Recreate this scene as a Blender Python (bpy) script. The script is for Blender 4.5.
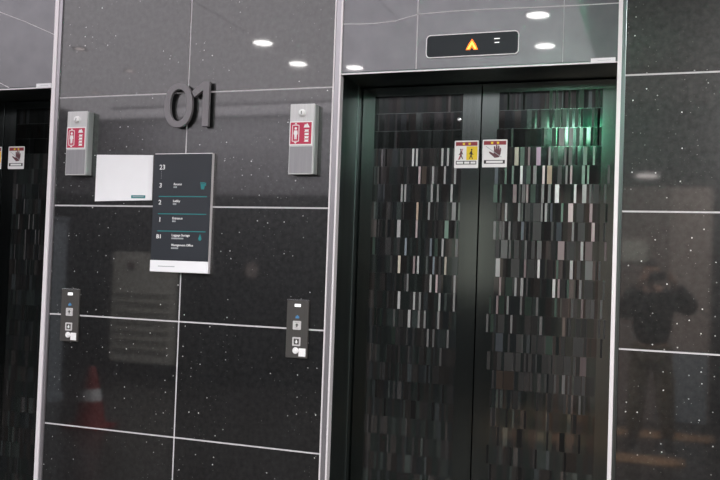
import bpy, bmesh, math, random
from mathutils import Vector, Matrix
for o in list(bpy.data.objects): bpy.data.objects.remove(o)
S = bpy.context.scene
C = S.collection
PI = math.pi
random.seed(7)

# ---------------------------------------------------------------- camera
yaw, pitch, roll = -0.341, 0.0311, 0.0346
CAM = Vector((0, -3.9285, 1.5774)); FPX = 861.25
cy, sy, cp, sp = math.cos(yaw), math.sin(yaw), math.cos(pitch), math.sin(pitch)
F = Vector((sy*cp, cy*cp, sp)); R0 = Vector((cy, -sy, 0)); U0 = R0.cross(F)
R = R0*math.cos(roll) + U0*math.sin(roll); U = -R0*math.sin(roll) + U0*math.cos(roll)
cd = bpy.data.cameras.new('camera'); cam = bpy.data.objects.new('camera', cd); C.objects.link(cam)
M = Matrix((R, U, -F)).transposed().to_4x4(); M.translation = CAM
cam.matrix_world = M
cd.sensor_width = 36; cd.lens = FPX*36/720; cd.clip_start = .01; cd.clip_end = 60
S.camera = cam
# ---------------------------------------------------------------- world, exposure
w = bpy.data.worlds.new('world'); S.world = w; w.use_nodes = True
w.node_tree.nodes['Background'].inputs[0].default_value = (.6, .65, .7, 1)
w.node_tree.nodes['Background'].inputs[1].default_value = .05
S.view_settings.view_transform = 'Standard'; S.view_settings.look = 'None'
S.view_settings.gamma = 1; S.view_settings.use_curve_mapping = False
S.view_settings.exposure = 0.0
LAMP_W = 30.0      # watts of one ceiling downlight
CEIL_E = 1.45       # glow of the added ceiling field
PANEL_W = 130.0     # watts of one added square ceiling panel light

# ---------------------------------------------------------------- materials
def mat(name, col, rough=.5, metal=0., ior=1.45, emit=0., spec=None, noise=None, bump=None, aniso=None):
    m = bpy.data.materials.new(name); m.use_nodes = True
    nt = m.node_tree; b = nt.nodes['Principled BSDF']
    b.inputs['Base Color'].default_value = (*col, 1); b.inputs['Roughness'].default_value = rough
    b.inputs['Metallic'].default_value = metal; b.inputs['IOR'].default_value = ior
    if emit: b.inputs['Emission Color'].default_value = (*col, 1); b.inputs['Emission Strength'].default_value = emit
    if noise or bump:
        tc = nt.nodes.new('ShaderNodeTexCoord'); mp = nt.nodes.new('ShaderNodeMapping')
        nt.links.new(tc.outputs['Object'], mp.inputs['Vector'])
        ns = nt.nodes.new('ShaderNodeTexNoise'); nt.links.new(mp.outputs[0], ns.inputs['Vector'])
        sc = (noise or bump)[0]; mp.inputs['Scale'].default_value = sc; ns.inputs['Scale'].default_value = 1
        ns.inputs['Detail'].default_value = 4
        if noise:
            mx = nt.nodes.new('ShaderNodeMix'); mx.data_type = 'RGBA'
            mx.inputs[6].default_value = (*[c*noise[1] for c in col], 1); mx.inputs[7].default_value = (*[min(1, c*noise[2]) for c in col], 1)
            nt.links.new(ns.outputs['Fac'], mx.inputs[0]); nt.links.new(mx.outputs[2], b.inputs['Base Color'])
        if bump:
            bp = nt.nodes.new('ShaderNodeBump'); bp.inputs['Strength'].default_value = bump[1]; bp.inputs['Distance'].default_value = .002
            nt.links.new(ns.outputs['Fac'], bp.inputs['Height']); nt.links.new(bp.outputs[0], b.inputs['Normal'])
    return m

def granite():
    m = bpy.data.materials.new('polished_black_granite'); m.use_nodes = True
    nt = m.node_tree; b = nt.nodes['Principled BSDF']; L = nt.links.new
    tc = nt.nodes.new('ShaderNodeTexCoord')
    big = nt.nodes.new('ShaderNodeTexNoise'); big.inputs['Scale'].default_value = 7; big.inputs['Detail'].default_value = 6
    L(tc.outputs['Object'], big.inputs['Vector'])
    fine = nt.nodes.new('ShaderNodeTexNoise'); fine.inputs['Scale'].default_value = 90; fine.inputs['Detail'].default_value = 3
    L(tc.outputs['Object'], fine.inputs['Vector'])
    rp = nt.nodes.new('ShaderNodeValToRGB'); L(big.outputs['Fac'], rp.inputs[0])
    rp.color_ramp.elements[0].position = .3; rp.color_ramp.elements[0].color = (.0015, .0018, .002, 1)
    rp.color_ramp.elements[1].position = .75; rp.color_ramp.elements[1].color = (.0055, .006, .0066, 1)
    rf = nt.nodes.new('ShaderNodeValToRGB'); L(fine.outputs['Fac'], rf.inputs[0])
    rf.color_ramp.elements[0].position = .55; rf.color_ramp.elements[0].color = (0, 0, 0, 1)
    rf.color_ramp.elements[1].position = .8; rf.color_ramp.elements[1].color = (.011, .011, .012, 1)
    ad = nt.nodes.new('ShaderNodeMix'); ad.data_type = 'RGBA'; ad.blend_type = 'ADD'; ad.inputs[0].default_value = 1
    L(rp.outputs[0], ad.inputs[6]); L(rf.outputs[0], ad.inputs[7])
    last = ad.outputs[2]
    # mineral flecks in three sizes
    for sc, thr, keep, lo, hi in ((20, .060, .20, .10, .8), (34, .065, .16, .05, .25), (60, .12, .2, .01, .05)):
        v = nt.nodes.new('ShaderNodeTexVoronoi'); v.inputs['Scale'].default_value = sc; L(tc.outputs['Object'], v.inputs['Vector'])
        v.voronoi_dimensions = '2D'
        cb = nt.nodes.new('ShaderNodeSeparateXYZ'); L(tc.outputs['Object'], cb.inputs[0])
        cc = nt.nodes.new('ShaderNodeCombineXYZ'); L(cb.outputs[0], cc.inputs[0]); L(cb.outputs[2], cc.inputs[1]); L(cc.outputs[0], v.inputs['Vector'])
        lt = nt.nodes.new('ShaderNodeMath'); lt.operation = 'LESS_THAN'; L(v.outputs['Distance'], lt.inputs[0]); lt.inputs[1].default_value = thr
        sep = nt.nodes.new('ShaderNodeSeparateColor'); L(v.outputs['Color'], sep.inputs[0])
        k = nt.nodes.new('ShaderNodeMath'); k.operation = 'LESS_THAN'; L(sep.outputs[0], k.inputs[0]); k.inputs[1].default_value = keep
        cl = nt.nodes.new('ShaderNodeTexNoise'); cl.inputs['Scale'].default_value = 2.3; L(tc.outputs['Object'], cl.inputs['Vector'])
        g = nt.nodes.new('ShaderNodeMath'); g.operation = 'GREATER_THAN'; L(cl.outputs['Fac'], g.inputs[0]); g.inputs[1].default_value = .46
        mu = nt.nodes.new('ShaderNodeMath'); mu.operation = 'MULTIPLY'; L(lt.outputs[0], mu.inputs[0]); L(k.outputs[0], mu.inputs[1])
        m2 = nt.nodes.new('ShaderNodeMath'); m2.operation = 'MULTIPLY'; L(mu.outputs[0], m2.inputs[0]); L(g.outputs[0], m2.inputs[1])
        mr = nt.nodes.new('ShaderNodeMapRange'); L(sep.outputs[1], mr.inputs[0]); mr.inputs[3].default_value = lo; mr.inputs[4].default_value = hi
        cbn = nt.nodes.new('ShaderNodeCombineColor')
        for i in range(3): L(mr.outputs[0], cbn.inputs[i])
        mx = nt.nodes.new('ShaderNodeMix'); mx.data_type = 'RGBA'; L(m2.outputs[0], mx.inputs[0]); L(last, mx.inputs[6]); L(cbn.outputs[0], mx.inputs[7])
        last = mx.outputs[2]
    L(last, b.inputs['Base Color'])
    b.inputs['Roughness'].default_value = .35; b.inputs['IOR'].default_value = 1.55
    sm = nt.nodes.new('ShaderNodeTexNoise'); sm.inputs['Scale'].default_value = 38; sm.inputs['Detail'].default_value = 5; L(tc.outputs['Object'], sm.inputs['Vector'])
    sr = nt.nodes.new('ShaderNodeMapRange'); L(sm.outputs['Fac'], sr.inputs[0]); sr.inputs[1].default_value = .3; sr.inputs[2].default_value = .7; sr.inputs[3].default_value = .38; sr.inputs[4].default_value = .62
    L(sr.outputs[0], b.inputs['Specular IOR Level'])
    b.inputs['Coat Weight'].default_value = 1; b.inputs['Coat Roughness'].default_value = .045; b.inputs['Coat IOR'].default_value = 1.74
    return m

MT = dict(
    granite=granite(),
    grout=mat('pale_grout', (.64, .62, .64), .7, noise=((40, 40, 40), .8, 1.15)),
    steel=mat('satin_steel_trim', (.42, .405, .43), .32, .75, noise=((90, 90, 3), .85, 1.1)),
    steel_pale=mat('pale_satin_edge', (.86, .82, .84), .45, .25, noise=((60, 60, 2), .92, 1.05)),
    steel_dark=mat('dark_polished_steel', (.20, .235, .235), .30, 1.0, noise=((30, 30, .6), .8, 1.2)),
    leaf=mat('black_mirror_steel', (.115, .132, .128), .15, 1.0, noise=((26, 26, .5), .8, 1.25)),
    header=mat('black_glass_header', (.115, .115, .125), .38, .9, noise=((9, 9, 9), .7, 1.35)),
    rubber=mat('black_rubber', (.006, .006, .006), .6, noise=((50, 50, 50), .7, 1.3)),
    box=mat('brushed_grey_steel', (.60, .60, .60), .45, .4, noise=((160, 160, 6), .85, 1.15)),
    boxside=mat('grey_steel_side', (.42, .45, .44), .4, .4, noise=((100, 100, 6), .85, 1.15)),
    cover=mat('grey_lower_cover', (.30, .295, .31), .45, .3, noise=((160, 160, 6), .85, 1.15)),
    plate=mat('dark_grey_plate', (.11, .105, .10), .35, .5, noise=((160, 160, 5), .85, 1.2)),
    chrome=mat('chrome', (.78, .78, .78), .22, 1.0, noise=((60, 60, 60), .95, 1.05)),
    chrome2=mat('satin_chrome_button', (.66, .64, .64), .45, .25, noise=((60, 60, 60), .95, 1.05)),
    paper=mat('white_paper', (.88, .88, .90), .5, noise=((12, 12, 12), .97, 1.03)),
    sticker=mat('white_sticker', (.85, .84, .84), .45, noise=((30, 30, 30), .96, 1.04)),
    board=mat('charcoal_board', (.022, .026, .033), .4, 0, 1.5, noise=((9, 9, 9), .9, 1.15)),
    teal=mat('teal_print', (.02, .21, .22), .5, noise=((40, 40, 40), .9, 1.1)),
    white=mat('white_print', (.85, .85, .85), .5, noise=((40, 40, 40), .95, 1.05)),
    greyprint=mat('grey_print', (.42, .44, .46), .5, noise=((40, 40, 40), .95, 1.05)),
    red=mat('crimson_print', (.50, .035, .085), .5, noise=((40, 40, 40), .92, 1.08)),
    darkred=mat('dark_red_print', (.30, .04, .05), .5, noise=((40, 40, 40), .92, 1.08)),
    yellow=mat('yellow_print', (.85, .62, .03), .5, noise=((40, 40, 40), .95, 1.05)),
    black=mat('black_print', (.02, .018, .018), .5, noise=((40, 40, 40), .8, 1.2)),
    brown=mat('maroon_print', (.13, .05, .06), .5, noise=((40, 40, 40), .9, 1.1)),
    numeral=mat('gunmetal_numeral', (.21, .20, .21), .45, .3, noise=((90, 90, 90), .9, 1.1)),
    screen=mat('black_display_glass', (.018, .024, .028), .08, .0, 1.28, noise=((5, 5, 5), .8, 1.2)),
    amber=mat('amber_led', (1, .20, .015), .5, emit=1.3),
    amberhot=mat('amber_led_core', (1, .50, .08), .5, emit=2.0),
    blueled=mat('blue_led', (.06, .18, .34), .5, emit=.12),
    whiteled=mat('white_led', (.9, .9, .9), .5, emit=.8),
    floor=mat('lobby_floor_stone', (.05, .046, .043), .25, 0, 1.5, noise=((3, 3, 3), .7, 1.25)),
    tactile=mat('ochre_tactile_paving', (.52, .33, .20), .5, noise=((20, 20, 20), .85, 1.15)),
    ceil=mat('ceiling_paint', (.82, .81, .83), .8, noise=((2, 2, 2), .95, 1.05)),
    ceiljoint=mat('ceiling_shadow_gap', (.25, .25, .25), .8, noise=((9, 9, 9), .9, 1.1)),
    southwall=mat('charcoal_wall_panel', (.045, .046, .048), .35, noise=((5, 5, 5), .8, 1.2)),
    frieze=mat('light_grey_upper_wall', (.40, .39, .41), .5, noise=((3, 3, 3), .94, 1.05)),
    beige=mat('beige_panel', (.46, .38, .34), .5, noise=((6, 6, 1), .9, 1.1)),
    beigedark=mat('taupe_panel', (.34, .28, .255), .5, noise=((6, 6, 1), .9, 1.1)),
    greige=mat('greige_louvre', (.74, .72, .63), .5, noise=((8, 8, 8), .9, 1.1)),
    greigedark=mat('greige_gap', (.55, .53, .46), .6, noise=((8, 8, 8), .9, 1.1)),
    bluegrey=mat('blue_grey_column', (.33, .37, .40), .5, noise=((4, 4, 4), .9, 1.1)),
    cone=mat('red_cone_plastic', (.27, .02, .017), .5, noise=((14, 14, 14), .9, 1.1)),
    jacket=mat('black_jacket', (.012, .013, .017), .8, noise=((40, 40, 40), .7, 1.4), bump=None),
    trousers=mat('khaki_trousers', (.19, .155, .105), .85, noise=((30, 30, 30), .8, 1.2)),
    skin=mat('skin', (.55, .33, .24), .55, noise=((30, 30, 30), .93, 1.06)),
    hair=mat('black_hair', (.012, .010, .010), .5, noise=((80, 80, 20), .7, 1.5)),
    shoe=mat('dark_shoe', (.02, .018, .018), .5, noise=((40, 40, 40), .8, 1.2)),
    sole=mat('shoe_sole', (.3, .29, .28), .6, noise=((40, 40, 40), .9, 1.1)),
    eye=mat('eye', (.6, .58, .55), .2, noise=((200, 200, 200), .95, 1.05)),
    lips=mat('lips', (.42, .18, .15), .5, noise=((60, 60, 60), .95, 1.05)),
    stretch=mat('backlit_stretch_ceiling', (1, .95, 1), .6, emit=CEIL_E),  # glow surface added to light the lobby and its reflections
    lampglow=mat('downlight_diffuser', (1, .97, .95), .5, emit=28),
    lampdim=mat('dim_downlight_diffuser', (1, .86, .84), .5, emit=5),
    panelglow=mat('panel_light_diffuser', (1, .97, .95), .5, emit=3),
    green=mat('exit_sign_green', (.03, 1, .42), .5, emit=11),
    greenwhite=mat('exit_sign_white', (.75, 1, .88), .5, emit=75),
    tubeglow=mat('emergency_tube', (1, .9, .88), .5, emit=7),
)

MT['header'].node_tree.nodes['Principled BSDF'].inputs['Coat Weight'].default_value = 1
MT['header'].node_tree.nodes['Principled BSDF'].inputs['Coat IOR'].default_value = 1.65
MT['header'].node_tree.nodes['Principled BSDF'].inputs['Coat Roughness'].default_value = .04
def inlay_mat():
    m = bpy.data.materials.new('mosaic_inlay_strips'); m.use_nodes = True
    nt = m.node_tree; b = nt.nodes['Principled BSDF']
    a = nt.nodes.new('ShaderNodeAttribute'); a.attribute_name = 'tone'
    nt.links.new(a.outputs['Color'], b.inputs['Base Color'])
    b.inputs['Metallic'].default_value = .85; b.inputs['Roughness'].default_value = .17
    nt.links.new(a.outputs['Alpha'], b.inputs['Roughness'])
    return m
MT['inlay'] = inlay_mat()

# ---------------------------------------------------------------- helpers
class MB:
    def __init__(s): s.v = []; s.f = []; s.m = []
    def quad(s, pts, mi=0):
        n = len(s.v); s.v += [tuple(p) for p in pts]; s.f.append(tuple(range(n, n+len(pts)))); s.m.append(mi)
    def box(s, x0, x1, y0, y1, z0, z1, mi=0):
        n = len(s.v)
        s.v += [(x0,y0,z0),(x1,y0,z0),(x1,y1,z0),(x0,y1,z0),(x0,y0,z1),(x1,y0,z1),(x1,y1,z1),(x0,y1,z1)]
        for q in ((0,3,2,1),(4,5,6,7),(0,1,5,4),(1,2,6,5),(2,3,7,6),(3,0,4,7)):
            s.f.append(tuple(n+i for i in q)); s.m.append(mi)
    def prism(s, outline, y0, y1, mi=0):          # outline of (x, z) counter-clockwise seen from -Y
        n = len(s.v); k = len(outline)
        s.v += [(x, y0, z) for x, z in outline] + [(x, y1, z) for x, z in outline]
        s.f.append(tuple(n+i for i in range(k))); s.m.append(mi)
        s.f.append(tuple(n+k+i for i in reversed(range(k)))); s.m.append(mi)
        for i in range(k):
            j = (i+1) % k; s.f.append((n+i, n+k+i, n+k+j, n+j)); s.m.append(mi)
    def ring(s, outer, inner, y0, y1, mi=0):       # same-length outlines
        n = len(s.v); k = len(outer)
        for o in (outer, inner):
            s.v += [(x, y0, z) for x, z in o] + [(x, y1, z) for x, z in o]
        for i in range(k):
            j = (i+1) % k
            a, b_, c, d = n, n+k, n+2*k, n+3*k
            for q in ((a+i, a+j, c+j, c+i), (b_+i, d+i, d+j, b_+j), (a+i, b_+i, b_+j, a+j), (c+i, c+j, d+j, d+i)):
                s.f.append(q); s.m.append(mi)
    def lathe(s, prof, c, axis='z', n=24, mi=0, caps=True):
        st = len(s.v)
        for r, h in prof:
            for i in range(n):
                a = 2*PI*i/n; u, v = r*math.cos(a), r*math.sin(a)
                s.v.append((c[0]+u, c[1]+v, c[2]+h) if axis == 'z' else (c[0]+u, c[1]+h, c[2]+v))
        for j in range(len(prof)-1):
            for i in range(n):
                k = (i+1) % n; q = (st+j*n+i, st+j*n+k, st+(j+1)*n+k, st+(j+1)*n+i)
                s.f.append(q); s.m.append(mi)
        if caps:
            s.f.append(tuple(st+i for i in range(n))); s.m.append(mi)
            s.f.append(tuple(st+(len(prof)-1)*n+i for i in range(n))); s.m.append(mi)
    def build(s, name, mats, parent=None, bevel=0, smooth=False, seg=2, origin=None):
        me = bpy.data.meshes.new(name); 
        o0 = Vector(origin) if origin else Vector((0, 0, 0))
        me.from_pydata([tuple(Vector(v)-o0) for v in s.v], [], s.f)
        for m in (mats if isinstance(mats, (list, tuple)) else [mats]): me.materials.append(m)
        for p, i in zip(me.polygons, s.m): p.material_index = i; p.use_smooth = smooth
        bm = bmesh.new(); bm.from_mesh(me); bmesh.ops.recalc_face_normals(bm, faces=bm.faces); bm.to_mesh(me); bm.free()
        o = bpy.data.objects.new(name, me); C.objects.link(o)
        o.location = o0
        if parent:
            o.parent = parent; o.location = o0 if origin else Vector((0,0,0))
            pl = parent_world(parent); o.location = o.location - pl
        if bevel:
            b = o.modifiers.new('bevel', 'BEVEL'); b.width = bevel; b.segments = seg; b.limit_method = 'ANGLE'
        return o
def parent_world(p):
    v = Vector((0, 0, 0))
    while p: v += p.location; p = p.parent
    return v
def tag(o, label=None, cat=None, group=None, kind=None):
    if label: o['label'] = label
    if cat: o['category'] = cat
    if group: o['group'] = group
    if kind: o['kind'] = kind
    return o
def empty(name, loc=(0, 0, 0)):
    o = bpy.data.objects.new(name, None); C.objects.link(o); o.location = loc; o.empty_display_size = .05
    return o
def rrect(x0, x1, z0, z1, r, n=5):
    pts = []
    for cx, cz, a0 in ((x1-r, z0+r, -PI/2), (x1-r, z1-r, 0), (x0+r, z1-r, PI/2), (x0+r, z0+r, PI)):
        for i in range(n+1):
            a = a0+PI/2*i/n; pts.append((cx+r*math.cos(a), cz+r*math.sin(a)))
    return pts
def text_mesh(name, txt, x, z, y, size, m, parent, depth=.0006, align='LEFT'):
    cu = bpy.data.curves.new('t', 'FONT'); cu.body = txt; cu.size = size; cu.extrude = depth; cu.align_x = align; cu.resolution_u = 3
    cu.offset = size*.012
    t = bpy.data.objects.new('t', cu); C.objects.link(t)
    dg = bpy.context.evaluated_depsgraph_get(); dg.update()
    me = bpy.data.meshes.new_from_object(t.evaluated_get(dg)); bpy.data.objects.remove(t)
    me.transform(Matrix.Translation((x, y, z)) @ Matrix.Rotation(PI/2, 4, 'X'))
    me.materials.clear(); me.materials.append(m)
    o = bpy.data.objects.new(name, me); C.objects.link(o)
    if parent: o.parent = parent; o.location = -parent_world(parent)
    return o

# ---------------------------------------------------------------- room shell
CEIL = 3.5; XW, XE, YS = -9.6, 2.6, -6.12
REC = .30                       # depth of the door recess
b = MB(); b.box(XW-.2, XE+.2, YS-.2, .9, -.15, 0); fl = tag(b.build('floor', MT['floor']), kind='structure')
b = MB(); b.box(XW-.2, XE+.2, YS-.2, .9, CEIL, CEIL+.15)
for x in (-8.4, -7.2, -6.0, -4.8, -3.6, -2.0, -.3, 1.3):
    b.box(x-.004, x+.004, YS, 0, CEIL-.003, CEIL+.01, 1)
b.build('ceiling', [MT['ceil'], MT['ceiljoint']])['kind'] = 'structure'
b = MB(); b.box(XW-.2, XE+.2, YS-.2, YS, 0, CEIL)
b.build('wall_south', MT['southwall'])['kind'] = 'structure'
b = MB(); b.box(XW-.2, XW, YS, .9, 0, CEIL); b.build('wall_west', MT['southwall'])['kind'] = 'structure'
b = MB(); b.box(XE, XE+.2, YS, .9, 0, CEIL); b.build('wall_east', MT['southwall'])['kind'] = 'structure'

b = MB(); b.box(XW, -3.6, YS, YS+.012, 2.46, CEIL-.02)  # pale upper wall added to brighten what the granite mirrors
tag(b.build('trim_1', MT['frieze']), kind='structure')
# the tiled granite wall: three stretches between and beside the lift openings
LO, RO = -3.248, -3.198         # trim right of the left opening
b = MB()
rows = [0, .06, .66, 1.26, 1.86, 2.46, 3.06, CEIL]
G = .0040
def stretch(xs, e0=0, e1=0):
    b.box(xs[0], xs[-1], .0025, .7, 0, CEIL, 1)
    for i in range(len(xs)-1):
        for j in range(len(rows)-1):
            x0 = xs[i] + (G if i > 0 else 0); x1 = xs[i+1] - (G if i < len(xs)-2 else 0)
            z0, z1 = rows[j] + (G if j > 0 else 0), rows[j+1] - (G if j < len(rows)-2 else 0)
            # thin polished slab, with arrises eased by a hair
            k = .0005
            b.box(x0, x1, .0012, .0035, z0, z1, 0)
            b.quad([(x0+k, 0, z0+k), (x1-k, 0, z0+k), (x1-k, 0, z1-k), (x0+k, 0, z1-k)], 0)
            b.quad([(x0, .0012, z0), (x1, .0012, z0), (x1-k, 0, z0+k), (x0+k, 0, z0+k)], 0)
            b.quad([(x1, .0012, z0), (x1, .0012, z1), (x1-k, 0, z1-k), (x1-k, 0, z0+k)], 0)
            b.quad([(x1, .0012, z1), (x0, .0012, z1), (x0+k, 0, z1-k), (x1-k, 0, z1-k)], 0)
            b.quad([(x0, .0012, z1), (x0, .0012, z0), (x0+k, 0, z0+k), (x0+k, 0, z1-k)], 0)
stretch([RO, -2.38, -1.563])
stretch([-.182, .635, 1.45, 2.26, XE])
stretch([XW, -8.0, -7.2, -6.4, -5.6, -4.60])
b.build('wall_north', [MT['granite'], MT['grout']])['kind'] = 'structure'

# ---------------------------------------------------------------- lift doorways
HZ = 2.5175                     # underside of the header
def trim_channel(b, xa, xb, inner, shade=1):
    """vertical steel trim from xa (wall side) to xb (opening side)"""
    s = 1 if xb > xa else -1; W = abs(xb-xa)
    def bx(t0, t1, y0, mi):
        x0, x1 = sorted((xa+s*t0*W, xa+s*t1*W)); b.box(x0, x1, y0, .03, 0, CEIL, mi)
    bx(0, .16, -.009, 1 if not inner else 0); bx(.16, .5 if inner else .78, -.004, 0); bx(.5 if inner else .78, 1, -.010, 1 if not inner else 2)

def lift_doorway(n, xl, xr, tl, tr, seam, joints):
    d = empty('door_%d' % n, (seam, 0, 0)); d['kind'] = 'structure'
    b = MB(); trim_channel(b, tl, xl, False); b.build('door_trim', [MT['steel'], MT['steel_pale'], MT['steel_pale']], d, bevel=.0015)
    b = MB(); trim_channel(b, tr, xr, True); b.build('door_trim', [MT['steel_dark'] if n == 1 else MT['steel'], MT['steel'], MT['steel_pale']], d, bevel=.0015)  # opening edge's bright reflection is put into its paler colour
    # jamb linings and soffit of the recess
    b = MB(); b.box(xl-.03, xl, .03, REC+.06, 0, HZ); b.box(xl-.0, xl+.004, REC-.05, REC-.02, 0, HZ); b.build('jamb', MT['steel_dark'], d)
    b = MB(); b.box(xr, xr+.03, .03, REC+.06, 0, HZ); b.build('jamb', MT['steel_dark'], d)
    b = MB(); b.box(xl-.03, xr+.03, .004, REC+.06, HZ, HZ+.03); b.build('soffit', MT['steel_dark'], d)
    # header: black glass face from trim to trim up to the ceiling
    b = MB(); b.box(xl, xr, 0, .30, HZ+.012, CEIL); b.box(xl, xr, -.002, .004, HZ, HZ+.006, 1)
    hd = b.build('header_panel', [MT['header'], MT['steel_pale']], d)
    b = MB()
    for pts, wd in joints:
        for (x0, z0), (x1, z1) in zip(pts, pts[1:]):
            dx, dz = x1-x0, z1-z0; l = math.hypot(dx, dz); nx, nz = -dz/l*wd/2, dx/l*wd/2
            b.prism([(x0-nx, z0-nz), (x1-nx, z1-nz), (x1+nx, z1+nz), (x0+nx, z0+nz)], -.0012, .001)
    b.build('joint', MT['grout'], hd)  # curved and slanting lines are warped reflections drawn as grout strips
    b = MB(); b.box(xl-.03, xr+.03, REC+.055, REC+.1, 0, HZ+.05); b.build('shaft_backing', MT['rubber'], d)
    b = MB(); b.box(xl, xr, .0, REC+.055, 0, .006); b.build('sill', MT['steel'], d)
    return d

def col_hash(a, c):
    random.seed(a*131+c*17+5); return random.random()
TINT = {'w': (1, 1, 1), 'p': (1, .82, .84), 'o': (1, .78, .60), 'c': (1, .92, .78), 'g': (.70, 1, .84), 'b': (.78, .88, 1), 'n': (1, .8, .68), 'v': (1, .72, .95)}
def door_leaf(d, x0, x1, px0, px1, ztop, bars, seed, quiet):
    """leaf from x0 to x1 with the mosaic field from px0 to px1"""
    b = MB(); b.box(x0, x1, REC, REC+.045, .008, HZ-.006)
    lf = b.build('door_leaf', MT['leaf'], d, bevel=.0015)
    rnd = random.Random(seed)
    vs, fs, cs, ms = [], [], [], []
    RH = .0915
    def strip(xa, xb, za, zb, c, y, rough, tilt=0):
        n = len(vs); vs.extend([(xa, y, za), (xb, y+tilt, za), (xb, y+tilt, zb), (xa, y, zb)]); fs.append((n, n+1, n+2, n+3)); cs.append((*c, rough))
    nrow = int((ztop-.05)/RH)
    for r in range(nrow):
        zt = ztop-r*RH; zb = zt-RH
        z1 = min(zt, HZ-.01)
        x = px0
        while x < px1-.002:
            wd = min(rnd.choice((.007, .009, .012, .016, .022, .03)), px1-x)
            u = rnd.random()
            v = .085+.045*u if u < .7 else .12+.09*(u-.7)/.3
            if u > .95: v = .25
            v *= .8*quiet*(.33 if r < 3 else 1)  # top rows darkened in colour to dim their reflections
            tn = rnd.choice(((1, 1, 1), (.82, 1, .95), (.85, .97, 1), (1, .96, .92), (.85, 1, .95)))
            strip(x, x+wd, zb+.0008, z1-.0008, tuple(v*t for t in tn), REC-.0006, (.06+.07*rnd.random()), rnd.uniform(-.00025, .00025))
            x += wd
    for (xc, wd, r, v, t) in bars:  # bar brightness is reflected light put into the colour
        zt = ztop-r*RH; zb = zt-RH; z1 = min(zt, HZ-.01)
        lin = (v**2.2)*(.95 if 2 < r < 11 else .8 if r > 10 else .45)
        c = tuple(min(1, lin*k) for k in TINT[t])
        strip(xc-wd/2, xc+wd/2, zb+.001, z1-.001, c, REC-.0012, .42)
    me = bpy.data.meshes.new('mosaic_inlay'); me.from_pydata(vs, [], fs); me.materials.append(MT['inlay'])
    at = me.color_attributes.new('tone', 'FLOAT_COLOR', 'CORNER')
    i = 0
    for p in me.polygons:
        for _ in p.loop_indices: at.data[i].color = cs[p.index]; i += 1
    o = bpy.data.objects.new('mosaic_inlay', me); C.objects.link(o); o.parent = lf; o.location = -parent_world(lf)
    return lf

# mosaic strips with bright reflections painted in: row, then (place across, width, tone, tint)
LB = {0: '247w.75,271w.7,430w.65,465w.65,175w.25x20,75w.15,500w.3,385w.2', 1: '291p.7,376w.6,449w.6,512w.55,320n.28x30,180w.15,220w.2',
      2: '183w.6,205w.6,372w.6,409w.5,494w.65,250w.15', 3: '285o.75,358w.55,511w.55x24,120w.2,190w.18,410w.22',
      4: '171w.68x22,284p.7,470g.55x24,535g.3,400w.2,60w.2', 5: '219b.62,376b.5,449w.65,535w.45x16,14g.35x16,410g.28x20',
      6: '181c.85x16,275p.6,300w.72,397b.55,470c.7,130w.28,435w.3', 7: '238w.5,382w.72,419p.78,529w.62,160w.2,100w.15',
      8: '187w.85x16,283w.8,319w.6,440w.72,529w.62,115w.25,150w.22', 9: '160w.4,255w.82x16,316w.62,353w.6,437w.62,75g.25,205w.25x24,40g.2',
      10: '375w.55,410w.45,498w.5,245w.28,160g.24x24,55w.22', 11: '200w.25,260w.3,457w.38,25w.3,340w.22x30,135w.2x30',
      12: '92w.26,145w.22,210w.22,430w.22x40,380w.18', 13: '60w.2,250w.2x30,330w.17,480w.17', 14: '120w.18,300w.18x30,420w.18'}
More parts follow.
